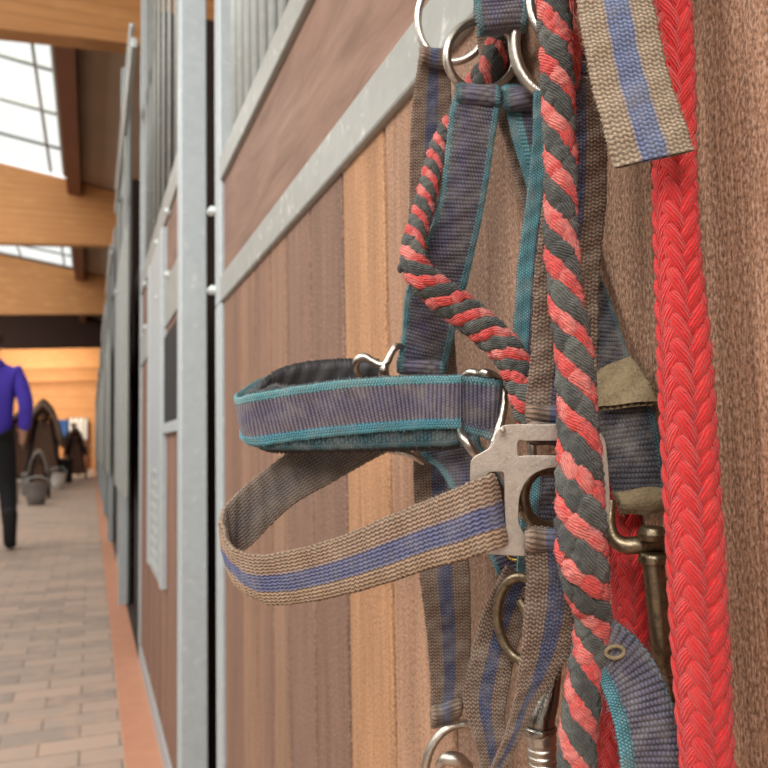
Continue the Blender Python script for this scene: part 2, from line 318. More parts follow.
def rope(name,path,mats,parent,kind='twist',rows=None,label=None,fuzz=5000,flat=1.,sub=1.,cover=1.12):
    """path: (x,y,d,width_px). twist: helices of soft yarn lumps alternating mats; braid: chevron columns"""
    pts=np.array([np.append(P(x,y,d),w*d/F/2) for x,y,d,w in path]); c=cr(pts,1200); r=c[:,3]; c=c[:,:3]
    s=np.concatenate([[0],np.cumsum(np.linalg.norm(np.diff(c,axis=0),axis=1))]); tot=s[-1]; T,N,S=frames(c)
    ev=lambda A,q: np.stack([np.interp(q,s,A[:,k]) for k in range(3)],-1)
    lumps=[]   # (s,phi,ds_long,phi_long,halfwidth,height,mat)
    out_t=[]
    if kind=='twist':
        # rows(s)-> red-to-red spacing along the rope
        sp=np.interp(s,np.linspace(0,tot,len(rows)),rows); ph=np.concatenate([[0],np.cumsum(np.diff(s)/(2*sp[1:]))])*2*math.pi   # helix turns
        for k in range(4):
            q=0.
            while q<tot:
                R=np.interp(q,s,r); spq=np.interp(q,s,sp); pitch=2*spq; hl=math.hypot(2*math.pi*R,pitch)
                step=hl/7.
                ang=np.interp(q,s,ph)+k*math.pi/2
                # step along helix
                ca,sa=2*math.pi*R/hl,pitch/hl
                wdt=spq/2*ca
                lumps.append((q,ang,ca,sa,step*.72*rng.uniform(.9,1.15),wdt*.58*cover*(rng.uniform(.98,1.2) if k%2 else rng.uniform(.78,1.05)),R,k%2,rng.normal(0,.22)))
                q+=step*sa
    else:
        nc=8
        for k in range(nc):
            sg=1 if k%2 else -1; q=-.5*(k%2)*rows[0]+rng.uniform(0,.0005)
            while q<tot:
                R=np.interp(q,s,r); a0=.60
                lumps.append((q,(k+.5)*2*math.pi/nc,sg*math.sin(a0),math.cos(a0),rows[0]*.98,2*math.pi*R/nc*.56,R,0,rng.normal(0,.05)))
                q+=rows[0]
    A,B=13,9; al=np.linspace(-1,1,A)[:,None]; be=np.linspace(-1,1,B)[None,:]; allV=[];allQ=[];allU=[];mi=[];off=0;hv=[]
    nn=[]
    ii=np.arange(A-1)[:,None]*B; jj=np.arange(B-1)[None,:]; Q0=np.stack([ii+jj,ii+jj+1,ii+B+jj+1,ii+B+jj],-1).reshape(-1,4)
    for (q,ang,ca,sa,hl,hw,R,m,jit) in lumps:
        ca,sa=math.cos(math.atan2(sa,ca)+jit),math.sin(math.atan2(sa,ca)+jit)
        prof=np.sqrt(np.clip(1-np.abs(al)**2.6,0,1)); wl=hw*(.35+.65*prof)
        x=al*hl*ca - be*wl*sa ; y=al*hl*sa + be*wl*ca       # x: around, y: along
        hh=np.sqrt(np.clip(1-np.abs(be)**2.2,0,1))*prof
        hgt=R*(.70+.30*hh+rng.uniform(-.02,.05)) ; hgt=hgt+ .00018*np.sin(al*9+be*4+q*900)*hh*sub
        if kind!='twist': hgt=R*(.60+.40*hh-.15*al)
        hgt=hgt+R*.035*rng.normal(0,1,(A,B))*(1. if kind=='twist' else .35)
        phi=ang+x/R; qq=np.clip(q+y,0,tot)
        cc=ev(c,qq); Nn=ev(N,qq); Ss=ev(S,qq)
        rad=np.cos(phi)[...,None]*Nn*flat+np.sin(phi)[...,None]*Ss
        V=cc+rad*hgt[...,None]; allV.append(V.reshape(-1,3)); nn.append(rad.reshape(-1,3)); allQ.append(Q0+off); off+=A*B
        allU.append(np.stack([np.broadcast_to(al*hl*420,(A,B))+rng.uniform(0,9),np.broadcast_to(be*hw*420,(A,B))],-1).reshape(-1,2)); mi+= [m]*len(Q0); hv.append(np.full(A*B,rng.random()))
    # core
    nc2=220; qs=np.linspace(0,tot,nc2); cc=ev(c,qs); Nn=ev(N,qs); Ss=ev(S,qs); rr=np.interp(qs,s,r)*.72; an=np.arange(14)*2*math.pi/14
    V=cc[:,None]+rr[:,None,None]*(np.cos(an)[None,:,None]*Nn[:,None]*flat+np.sin(an)[None,:,None]*Ss[:,None])
    i=np.arange(nc2-1)[:,None]*14; j=np.arange(14)[None,:]; Qc=np.stack([i+j,i+(j+1)%14,i+14+(j+1)%14,i+14+j],-1).reshape(-1,4)
    allV.append(V.reshape(-1,3)); allQ.append(Qc+off); off+=nc2*14; allU.append(np.zeros((nc2*14,2))); hv.append(np.zeros(nc2*14)); mi+=[len(mats)-1]*len(Qc); nn.append(np.zeros((nc2*14,3)))
    V=np.concatenate(allV); Q=np.concatenate(allQ); U=np.concatenate(allU); nn=np.concatenate(nn); mi=np.array(mi); hv=np.concatenate(hv)
    if fuzz:
        nl=len(lumps)*A*B; pick=rng.integers(0,nl,fuzz); fv,fq,ix=fibres(V[pick],nn[pick],fuzz,.0018,.00004); q0=len(V)
        V=np.concatenate([V,fv]); Q=np.concatenate([Q,fq+q0]); U=np.concatenate([U,np.zeros((len(fv),2))]); hv=np.concatenate([hv,np.full(len(fv),.7)])
        lm=np.array([l[7] for l in lumps]); fm=lm[pick[ix]//(A*B)]; mi=np.concatenate([mi,fm,fm])
    o=mesh_np(name,V,Q,mats,None,U,hv,mi); pset(o,parent)
    if label: o['label']=label
    return o
def wire(name,pts,wpx,mat,parent,closed=False,n=90,seg=16,label=None):
    """bent metal rod through (x,y,d) points; wpx rod width in pixels (number or per point)"""
    w=np.broadcast_to(np.asarray(wpx,float),(len(pts),)); q=np.array([np.append(P(*p),wi*p[2]/F/2) for p,wi in zip(pts,w)])
    c=crc(q,n) if closed else cr(q,n)
    o=MB().tube(c[:,:3],c[:,3],seg,closed).build(name,mat); pset(o,parent)
    if label: o['label']=label
    return o
def oval(cx,cy,rx,ry,d0,d1=None,ang=0,n=16):
    """ring points; d varies from d0 (left) to d1 (right)"""
    d1=d0 if d1 is None else d1; o=[]
    for k in range(n):
        a=2*math.pi*k/n; x,y=rx*math.cos(a),ry*math.sin(a); X=x*math.cos(ang)-y*math.sin(ang); Y=x*math.sin(ang)+y*math.cos(ang)
        o.append((cx+X,cy+Y,(d0+d1)/2+(d1-d0)/2*math.cos(a)))
    return o
# ================================================================== FOREGROUND TACK
def pr(l,r,dl,dr=None): return ((l[0],l[1],dl),(r[0],r[1],dl if dr is None else dr))
# ---------- slate blue halter with teal edges
HA=empty('halter',tuple(P(500,-20,.36))); tag(HA,'slate-blue webbing halter with teal edging and a black-lined padded noseband','halter')
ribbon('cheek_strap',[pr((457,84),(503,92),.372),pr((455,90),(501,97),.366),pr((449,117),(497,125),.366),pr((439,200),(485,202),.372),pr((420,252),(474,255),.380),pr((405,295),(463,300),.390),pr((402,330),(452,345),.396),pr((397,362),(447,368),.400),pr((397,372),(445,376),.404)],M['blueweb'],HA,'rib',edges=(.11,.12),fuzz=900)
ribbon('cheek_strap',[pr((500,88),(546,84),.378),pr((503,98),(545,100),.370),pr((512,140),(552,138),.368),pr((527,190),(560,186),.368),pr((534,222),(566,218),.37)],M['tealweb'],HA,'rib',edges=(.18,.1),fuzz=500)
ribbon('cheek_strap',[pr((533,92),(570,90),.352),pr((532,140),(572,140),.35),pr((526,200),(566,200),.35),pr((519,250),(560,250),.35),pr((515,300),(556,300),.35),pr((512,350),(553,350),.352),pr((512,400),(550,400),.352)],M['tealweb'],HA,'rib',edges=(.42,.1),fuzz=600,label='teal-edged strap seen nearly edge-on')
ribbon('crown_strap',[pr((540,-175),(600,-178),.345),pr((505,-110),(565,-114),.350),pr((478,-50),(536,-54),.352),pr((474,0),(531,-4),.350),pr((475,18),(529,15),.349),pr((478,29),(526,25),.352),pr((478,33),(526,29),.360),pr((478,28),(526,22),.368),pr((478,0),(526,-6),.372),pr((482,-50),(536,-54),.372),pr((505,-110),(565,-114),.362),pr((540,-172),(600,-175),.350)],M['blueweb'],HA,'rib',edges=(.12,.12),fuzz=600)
# rolled folds round the rings
def fold(name,a,b,r,mat,par,kind='rib',edges=(.11,.12),**k):
    """short webbing roll lying over a ring between two pixel points"""
    ax,ay,ad=a; bx,by,bd=b; prs=[]
    for t in np.linspace(-.35,1.25,9):
        an=t*math.pi; dy=-math.cos(an)*r; dd=-math.sin(an)*r/F*ad*1.05
        prs.append(((ax,ay+dy,ad+dd),(bx,by+dy,bd+dd)))
    return ribbon(name,prs,mat,par,kind,edges=edges,fuzz=150,**k)
fold('strap_fold',(456,92,.366),(501,98,.366),9,M['blueweb'],HA)
fold('strap_fold',(504,101,.366),(548,93,.366),10,M['blueweb'],HA)
fold('strap_fold',(397,366,.395),(446,370,.395),6,M['blueweb'],HA)
NB=[pr((461,375),(461,429),.3515),pr((448,375.5),(447,429),.3522),pr((410,376),(415,430),.357),pr((345,380),(360,434),.363),pr((298,386),(312,439),.369),pr((268,391),(282,443),.374),pr((250,394),(261,446),.378),pr((240,397),(249,444),.385),pr((238,395),(244,438),.392),pr((243,389),(250,430),.400),pr((262,378),(268,420),.408),pr((290,370),(296,412),.414),pr((330,366),(334,408),.418),pr((372,366),(376,408),.42)]
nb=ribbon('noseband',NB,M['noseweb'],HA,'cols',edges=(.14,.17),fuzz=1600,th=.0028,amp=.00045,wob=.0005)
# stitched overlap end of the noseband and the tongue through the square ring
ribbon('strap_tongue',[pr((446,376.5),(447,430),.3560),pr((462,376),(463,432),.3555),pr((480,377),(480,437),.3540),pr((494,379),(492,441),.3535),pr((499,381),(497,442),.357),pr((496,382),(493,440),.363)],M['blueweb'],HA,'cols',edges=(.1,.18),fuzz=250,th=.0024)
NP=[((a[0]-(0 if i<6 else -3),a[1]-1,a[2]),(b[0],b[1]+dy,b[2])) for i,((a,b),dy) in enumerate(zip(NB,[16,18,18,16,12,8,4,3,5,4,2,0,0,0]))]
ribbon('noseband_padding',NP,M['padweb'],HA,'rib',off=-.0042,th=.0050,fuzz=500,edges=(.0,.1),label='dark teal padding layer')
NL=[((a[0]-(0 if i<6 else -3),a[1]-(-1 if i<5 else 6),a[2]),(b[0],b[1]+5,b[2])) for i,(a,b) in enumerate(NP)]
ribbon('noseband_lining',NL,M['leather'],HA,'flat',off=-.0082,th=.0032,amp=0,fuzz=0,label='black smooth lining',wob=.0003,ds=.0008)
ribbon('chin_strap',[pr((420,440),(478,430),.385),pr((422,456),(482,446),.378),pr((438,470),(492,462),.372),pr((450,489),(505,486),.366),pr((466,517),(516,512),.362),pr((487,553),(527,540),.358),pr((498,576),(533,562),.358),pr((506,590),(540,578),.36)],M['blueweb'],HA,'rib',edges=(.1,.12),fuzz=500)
cs=bpy.data.objects['chin_strap']
wire('eyelet',oval(516,553,8.5,7,.354,.352),3.2,M['gold'],cs,True,label='brass eyelet')
# dark strap with the suede patch, right of the two-tone rope
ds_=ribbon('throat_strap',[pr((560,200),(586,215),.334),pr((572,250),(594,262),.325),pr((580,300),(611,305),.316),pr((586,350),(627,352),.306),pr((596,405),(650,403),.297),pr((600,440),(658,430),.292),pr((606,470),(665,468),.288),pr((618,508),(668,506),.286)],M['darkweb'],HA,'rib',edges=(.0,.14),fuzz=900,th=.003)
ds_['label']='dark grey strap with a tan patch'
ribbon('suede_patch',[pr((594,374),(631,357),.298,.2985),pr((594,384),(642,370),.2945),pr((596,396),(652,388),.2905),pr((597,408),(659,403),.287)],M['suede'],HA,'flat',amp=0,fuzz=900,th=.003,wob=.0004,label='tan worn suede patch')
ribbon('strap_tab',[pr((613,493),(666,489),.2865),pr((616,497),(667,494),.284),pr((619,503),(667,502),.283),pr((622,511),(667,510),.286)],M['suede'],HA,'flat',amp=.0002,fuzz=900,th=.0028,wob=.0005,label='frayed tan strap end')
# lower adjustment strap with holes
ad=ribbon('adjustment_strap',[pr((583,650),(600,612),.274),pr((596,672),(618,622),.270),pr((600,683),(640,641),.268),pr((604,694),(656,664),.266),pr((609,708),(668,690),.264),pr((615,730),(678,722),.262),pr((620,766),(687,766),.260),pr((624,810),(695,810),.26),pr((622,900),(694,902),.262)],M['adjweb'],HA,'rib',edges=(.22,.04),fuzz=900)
wire('eyelet',oval(615,652,9,6,.2655,.2645,-.1),4,M['suede'],ad,True,label='tarnished eyelet')
# rings of the blue halter
wire('ring',oval(481,56,34,35,.362,.380,.1),9,M['nickel'],HA,True,label='round nickel ring')
wire('ring',oval(549,50,34,47,.356,.350,-.25),12.5,M['nickel'],HA,True,label='large round nickel ring')
wire('square_ring',[(479,374,.358),(486,373,.3525),(495,377,.358),(502,386,.3585),(504,398,.357),(502,415,.355),(496,438,.351),(488,455,.346),(477,455,.344),(466,441,.344),(460,430,.352),(459,400,.366),(463,380,.366),(470,373,.362)],9.5,M['nickel'],HA,True,n=120,label='nickel square ring')
wire('clip',[(360,376,.402),(356,370,.398),(357,361,.395),(364,357,.394),(372,361,.393),(381,365,.392),(387,362,.392),(391,354,.392),(396,347,.393),(403,346,.398)],[6,7,8,9,8,8.5,8,7,7,6],M['nickel'],HA,label='bent nickel clip')
wire('clip_foot',[(384,364,.392),(384,372,.392),(386,382,.396)],[9,10,9],M['nickel'],HA,label='foot of the nickel clip')
wire('buckle_bar',[(366,447,.375),(382,449,.373),(400,452,.372),(415,457,.372),(424,463,.374)],[4,6,7,7,5],M['nickel'],HA,label='nickel buckle bar')
# ---------- brown halter with blue stripe
HB=empty('halter',tuple(P(590,-40,.30))); tag(HB,'brown webbing halter with a blue centre stripe and a large flat nickel bracket','halter')
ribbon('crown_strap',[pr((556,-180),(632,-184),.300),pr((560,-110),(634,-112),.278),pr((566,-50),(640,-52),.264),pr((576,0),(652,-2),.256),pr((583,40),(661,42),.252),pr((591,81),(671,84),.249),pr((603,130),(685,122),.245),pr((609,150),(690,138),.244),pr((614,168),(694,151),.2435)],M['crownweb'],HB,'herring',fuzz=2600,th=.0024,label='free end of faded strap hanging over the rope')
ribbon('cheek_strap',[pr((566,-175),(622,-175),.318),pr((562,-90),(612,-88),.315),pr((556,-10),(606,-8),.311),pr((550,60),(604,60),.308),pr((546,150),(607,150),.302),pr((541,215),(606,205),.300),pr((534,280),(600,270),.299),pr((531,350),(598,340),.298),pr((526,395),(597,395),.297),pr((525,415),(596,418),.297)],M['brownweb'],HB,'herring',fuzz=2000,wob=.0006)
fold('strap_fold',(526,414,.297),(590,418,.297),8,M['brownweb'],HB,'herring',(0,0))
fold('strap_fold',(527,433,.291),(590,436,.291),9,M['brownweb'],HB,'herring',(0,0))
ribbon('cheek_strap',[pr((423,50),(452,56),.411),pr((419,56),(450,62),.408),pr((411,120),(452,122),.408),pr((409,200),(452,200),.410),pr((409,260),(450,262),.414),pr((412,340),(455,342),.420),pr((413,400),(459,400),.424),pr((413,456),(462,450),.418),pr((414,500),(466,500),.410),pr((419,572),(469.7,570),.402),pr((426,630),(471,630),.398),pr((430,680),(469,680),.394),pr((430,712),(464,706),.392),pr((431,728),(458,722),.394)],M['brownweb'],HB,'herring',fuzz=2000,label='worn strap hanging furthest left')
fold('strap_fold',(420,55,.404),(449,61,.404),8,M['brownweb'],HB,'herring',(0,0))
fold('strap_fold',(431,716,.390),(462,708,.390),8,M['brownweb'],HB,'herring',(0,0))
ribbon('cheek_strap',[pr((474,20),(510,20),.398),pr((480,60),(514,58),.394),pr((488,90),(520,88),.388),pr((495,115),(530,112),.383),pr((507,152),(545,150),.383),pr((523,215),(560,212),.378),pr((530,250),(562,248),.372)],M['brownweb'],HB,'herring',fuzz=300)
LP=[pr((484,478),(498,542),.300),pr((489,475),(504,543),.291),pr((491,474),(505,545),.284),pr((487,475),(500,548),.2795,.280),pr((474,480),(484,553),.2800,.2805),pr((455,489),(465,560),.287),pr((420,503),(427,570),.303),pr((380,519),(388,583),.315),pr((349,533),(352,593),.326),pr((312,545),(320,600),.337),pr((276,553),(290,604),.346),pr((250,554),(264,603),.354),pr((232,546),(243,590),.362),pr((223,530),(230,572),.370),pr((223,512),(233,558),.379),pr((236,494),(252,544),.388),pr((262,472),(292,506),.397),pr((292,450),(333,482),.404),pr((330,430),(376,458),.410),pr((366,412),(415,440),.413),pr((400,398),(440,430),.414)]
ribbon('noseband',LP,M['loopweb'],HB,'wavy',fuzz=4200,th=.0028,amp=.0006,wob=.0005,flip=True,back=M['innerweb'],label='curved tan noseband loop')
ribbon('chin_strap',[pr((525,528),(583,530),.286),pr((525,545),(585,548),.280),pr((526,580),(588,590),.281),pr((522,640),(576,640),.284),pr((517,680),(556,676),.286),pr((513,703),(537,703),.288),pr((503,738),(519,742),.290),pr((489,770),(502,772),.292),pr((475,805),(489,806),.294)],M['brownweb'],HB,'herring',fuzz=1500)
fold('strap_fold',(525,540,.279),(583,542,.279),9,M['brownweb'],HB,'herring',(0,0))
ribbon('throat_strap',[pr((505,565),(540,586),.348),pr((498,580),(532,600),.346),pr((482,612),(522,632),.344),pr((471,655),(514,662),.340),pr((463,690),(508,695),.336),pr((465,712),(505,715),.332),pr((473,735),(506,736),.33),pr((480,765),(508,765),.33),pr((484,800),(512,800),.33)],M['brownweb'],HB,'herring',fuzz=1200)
wire('ring',oval(454,18,36,44,.412,.405,.1),8,M['nickel'],HB,True,label='small nickel ring')
wire('ring',oval(556,-2,26,38,.345,.338,.1),9,M['nickel'],HB,True,label='nickel ring cut by the picture top')
wire('ring',oval(523,619,25,42,.330,.318,-.12),10,M['brass'],HB,True,label='tarnished oval ring')
wire('ring',oval(463,776,38,52,.396,.400,0),9,M['nickel'],HB,True,label='steel ring below the worn strap')
wire('ring_nut',[(438,766,.388),(446,759,.386),(458,760,.386),(470,768,.388)],[8,13,15,10],M['nickel'],HB)
wire('buckle_tongue',[(520,600,.318),(526,612,.316),(534,640,.316)],[9,10,8],M['brass'],HB)
# flat bracket plate, cut from sheet with three openings
def plate(name,loops,d,th,mat,par,bev=.5,label=None,tilt=0.):
    cu=bpy.data.curves.new(name,'CURVE'); cu.dimensions='2D'; cu.fill_mode='BOTH'; cu.extrude=th/2; cu.bevel_depth=bev; cu.bevel_resolution=2
    for lp in loops:
        q=crc([(x,-y) for x,y in lp],len(lp)*5) if True else lp
        sp=cu.splines.new('POLY'); sp.points.add(len(q)-1); sp.use_cyclic_u=True
        for k,(x,y) in enumerate(q): sp.points[k].co=(x,y,0,1)
    o=bpy.data.objects.new(name,cu); C.objects.link(o); dg=bpy.context.evaluated_depsgraph_get(); me=bpy.data.meshes.new_from_object(o.evaluated_get(dg))
    bpy.data.objects.remove(o); 
    cx=np.mean([p[0] for p in loops[0]])
    for v in me.vertices:
        x,y,z=v.co; dd=d+tilt*(x-cx); p0=P(x,-y,dd)-fw*(z*d/F); v.co=p0.tolist()
    for p in me.polygons: p.use_smooth=False
    ob=link(name,me,mat); pset(ob,par)
    if label: ob['label']=label
    return ob
outer=[(472,546),(471,520),(471,490),(471,466),(474,458),(482,453),(490,448),(495,441),(497,433),(502,427),(512,425),(540,425),(570,425),(592,428),(603,438),(606,455),(608,480),(609,510),(607,535),(600,549),(585,554),(550,555),(520,555),(490,553),(476,551)]
hole1=[(490,471.5),(497,471),(502.5,471.5),(504.5,476),(505,500),(506,525),(506.5,541),(500,545),(490,544),(486,538),(485,510),(485,482),(486,475)]
hole2=[(518,440),(526,440),(545,440),(565,440),(572,442),(573,448),(572,455),(565,456.5),(545,456),(526,456),(518,456),(516.5,448)]
hole3=[(556,466.5),(545,468),(532,474),(524,483),(519,495),(517.5,510),(518,523),(524,534),(533,538),(560,540),(580,536),(591,522),(594,500),(592,480),(582,469),(570,466)]
plate('bracket',[outer,hole1,hole2,hole3],.282,2.2,M['plate'],HB,.8,'flat cut-out nickel bracket',tilt=-.00004)
wire('bracket_rivet',[(503,430,.280),(503,430,.2785)],6,M['plate'],HB)
# ring behind the bracket seen through its openings
wire('ring',oval(546,498,23,29,.300,.306,-.1),13,M['brass'],HB,True,label='brown tarnished ring behind the bracket')
wire('ring_stem',[(484,462,.30),(490,474,.30),(497,488,.30),(506,500,.30),(520,508,.30)],[12,13,13,12,12],M['brass'],HB)
wire('buckle_tongue',[(532,430,.292),(532,445,.292),(533,458,.292)],9,M['nickel'],HB)
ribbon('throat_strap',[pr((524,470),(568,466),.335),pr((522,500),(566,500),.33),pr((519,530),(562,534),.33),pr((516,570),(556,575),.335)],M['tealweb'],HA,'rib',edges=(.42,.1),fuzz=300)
# ---------- red and charcoal rope
KR=empty('lead_rope',tuple(P(556,-30,.27))); tag(KR,'thin two-tone lead rope of faded red and charcoal yarn, draped over both halters','rope')
KM=[M['coral'],M['char'],M['char']]
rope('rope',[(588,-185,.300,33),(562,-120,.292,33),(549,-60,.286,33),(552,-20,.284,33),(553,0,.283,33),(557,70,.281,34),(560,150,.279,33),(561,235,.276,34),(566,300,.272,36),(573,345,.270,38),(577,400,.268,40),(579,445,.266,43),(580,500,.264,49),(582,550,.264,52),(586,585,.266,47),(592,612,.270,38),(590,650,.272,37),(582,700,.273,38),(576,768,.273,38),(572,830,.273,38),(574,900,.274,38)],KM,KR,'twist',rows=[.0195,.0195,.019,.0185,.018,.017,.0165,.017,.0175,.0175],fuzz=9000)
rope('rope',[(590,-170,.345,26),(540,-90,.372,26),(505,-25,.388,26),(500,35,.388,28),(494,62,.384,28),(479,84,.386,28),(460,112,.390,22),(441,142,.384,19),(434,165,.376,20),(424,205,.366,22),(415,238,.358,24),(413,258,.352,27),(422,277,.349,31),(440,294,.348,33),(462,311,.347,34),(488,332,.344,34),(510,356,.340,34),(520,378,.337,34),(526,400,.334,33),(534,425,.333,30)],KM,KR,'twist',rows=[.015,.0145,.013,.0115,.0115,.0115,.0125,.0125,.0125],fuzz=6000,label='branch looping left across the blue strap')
rope('rope',[(592,-175,.315,20),(578,-90,.306,20),(574,0,.298,20),(574,30,.297,19),(573,60,.300,18),(570,90,.303,16)],[M['coral'],M['coral'],M['char']],KR,'twist',rows=[.02,.02],fuzz=900,label='short red length behind')
wire('rope_end',[(420,262,.352),(408,264,.350),(401,268,.350),(400,273,.350)],[14,12,8,3],M['char'],KR,label='frayed dark stub')
# nickel snap at the bottom
wire('snap_hook',[(556,664,.300),(553,680,.300),(547,700,.300),(541,716,.300),(540,726,.300)],[12,16,24,29,30],M['chrome'],KR,label='dark nickel snap hook',n=60,seg=28)
wire('snap_collar',[(540,726,.299),(540,729,.299),(540.5,732,.299)],[33,34,31],M['chrome'],KR,n=20,seg=28)
bl=[(540.5+ i*.15,732+i*1.9,.299) for i in range(30)]
wire('snap_barrel',bl,[31+(-2.2 if (i//2)%2 and i>4 else 0)-i*.12 for i in range(30)],M['nickel'],KR,n=180,seg=28,label='ridged nickel barrel')
# ---------- thick red rope
RR=empty('lead_rope',tuple(P(672,-30,.262))); tag(RR,'thick bright red braided lead rope hanging against the wooden door','rope')
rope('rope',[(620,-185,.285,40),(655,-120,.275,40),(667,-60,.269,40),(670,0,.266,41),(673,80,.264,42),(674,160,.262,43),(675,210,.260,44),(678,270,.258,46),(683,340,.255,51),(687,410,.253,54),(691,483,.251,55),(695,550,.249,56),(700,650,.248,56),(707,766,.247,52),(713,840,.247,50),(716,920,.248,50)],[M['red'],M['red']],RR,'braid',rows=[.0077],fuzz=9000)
rope('rope',[(612,480,.309,36),(622,520,.307,38),(629,570,.304,38),(631,620,.303,38),(626,680,.302,38),(616,735,.302,34),(610,800,.302,34),(616,900,.302,34)],[M['red'],M['red']],RR,'braid',rows=[.0077],fuzz=3000,label='rear length of the red rope')
wire('snap_fork',[(611,500,.281),(610,512,.280),(610,526,.279),(614,538,.278),(624,545,.277),(638,545,.276),(654,544,.276),(668,544,.276)],[9,10,12,14,17,18,18,17],M['brass'],RR,n=80,seg=20,label='tarnished fork of the snap')
wire('snap_rivet',[(652,527,.268),(652,532,.268),(652,534,.268),(652,540,.268)],[22,27,28,22],M['brass'],RR,n=20,seg=24)
wire('snap_washer',[(653,553,.272),(653,556,.272),(653,562,.272),(653,563,.272)],[25,28,28,24],M['brass'],RR,n=20,seg=24)
wire('snap_hook',[(653,561,.272),(655,580,.272),(658,604,.272),(662,640,.273),(666,662,.275),(670,684,.279),(672,700,.283)],[21,21,22,21,19,15,8],M['brass'],RR,n=80,seg=24,label='tarnished brass snap hook')

# galvanized hook on the door that everything hangs from (just above the frame)
HK=empty('tack_hook',tuple(P(590,-168,.335))); tag(HK,'steel tack hook on the stall door that both halters and both ropes hang from','hook')
hp=P(596,-168,.318); wy,wz=float(hp[1]),float(hp[2])
pts=[(.0,wy,wz-.002),(-.03,wy,wz-.004),(-.075,wy-.002,wz-.006),(-.105,wy-.004,wz-.004),(-.122,wy-.005,wz+.010),(-.126,wy-.005,wz+.026)]
pset(MB().tube(cr(pts,40),.0045,14).build('hook_arm',M['galv']),HK)
pset(MB().box((-.012,wy-.03,wz-.035),(-.0065,wy+.03,wz+.035),0,.002).build('back_plate',M['galv']),HK)
# ================================================================== SETTING
def struct(o,label=None):
    o['kind']='structure'
    if label: o['label']=label
    return o
def slab(name,a,b,mat,bev=0,par=None): return MB().box(a,b,0,bev).build(name,mat,par)
# floor: paved aisle plus terracotta edging and the stall floor
struct(slab('floor',(-4.5,-2,-H-.1),(-.104,36,-H),M['floor']))
struct(slab('trim_1',(-.104,-2,-H-.1),(-.01,36,-H+.004),M['strip']))
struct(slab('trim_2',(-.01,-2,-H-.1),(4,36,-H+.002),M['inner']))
TONES=[(164,128,106),(150,116,98),(176,140,118),(158,122,100),(146,114,100),(138,108,96),(196,150,108),(188,146,110),(150,120,96),(142,112,88),(138,110,88),(146,106,78),(140,104,78)]
def plank_panel(name,edges,z0,z1,x,tones,parent=None,th=.03,gap=.0022):
    mb=MB(); cols=[]
    for k,(a,b) in enumerate(zip(edges[:-1],edges[1:])):
        n0=len(mb.f); mb.box((x,a+gap,z0),(x+th,b-gap,z1),0,.0022); cols+=[lin(tones[k%len(tones)])]*(len(mb.f)-n0)
    n0=len(mb.f); mb.box((x+.008,edges[0]+.002,z0+.001),(x+th-.002,edges[-1]-.002,z1-.001)); cols+=[lin((60,42,32))]*(len(mb.f)-n0)
    o=mb.build(name,M['planks'],parent); at=o.data.attributes.new('tone','FLOAT_COLOR','FACE')
    at.data.foreach_set('color',np.array(cols,np.float32).ravel()); return o
# near sliding stall door
D1=empty('door_1',(.02,.4,-H)); struct(D1,'near stall door of brown planks in a galvanized steel frame with a barred top')
E1=[1.262,1.105,1.008,.912,.833,.730,.625,.523,.425,.33,.235,.125,.035,-.06,-.16,-.26]
o=plank_panel('plank_panel',sorted(E1),-.80,.236,0.0,[(160,120,96),(158,118,94),(158,118,92),(160,120,96),(158,120,94),(150,116,92),(154,122,100),(166,130,104),(180,136,98),(126,98,84),(130,102,88),(148,116,94),(138,106,88),(150,116,94),(134,102,84)],None); pset(o,D1)
o=slab('upper_panel',(0.001,-.26,.268),(.024,1.262,.436),M['panel'],.002); pset(o,D1)
mb=MB(); mb.box((-.006,-.28,.232),(.03,1.262,.274),0,.0025); pset(mb.build('mid_rail',M['galvd']),D1)
mb=MB(); mb.box((-.006,-.28,.433),(.03,1.262,.474),0,.0025); pset(mb.build('grille_rail',M['galvd']),D1)
mb=MB(); mb.box((-.006,1.263,-.82),(.034,1.318,.2315),0,.0025).box((-.006,1.263,.2325),(.034,1.318,1.35),0,.0025); pset(mb.build('door_stile',M['galv']),D1)
mb=MB(); mb.box((-.006,-.28,1.31),(.03,1.262,1.35),0,.002); pset(mb.build('top_rail',M['galv']),D1)
mb=MB(); mb.box((-.006,-.28,-.86),(.03,1.262,-.80),0,.002); pset(mb.build('bottom_rail',M['galv']),D1)
y=1.215
while y>-.25:
    mb=MB(); mb.tube([(.012,y,.47),(.012,y,1.32)],.0066,14); pset(mb.build('grille_bar',M['bar']),D1); y-=.0553
for z in (.262,.398): 
    mb=MB(); mb.tube([(-.012,1.327,z),(-.012,1.318,z),(.012,1.316,z)],[.007,.0085,.0085],14)
    pset(mb.build('bolt',M['bar']),D1)
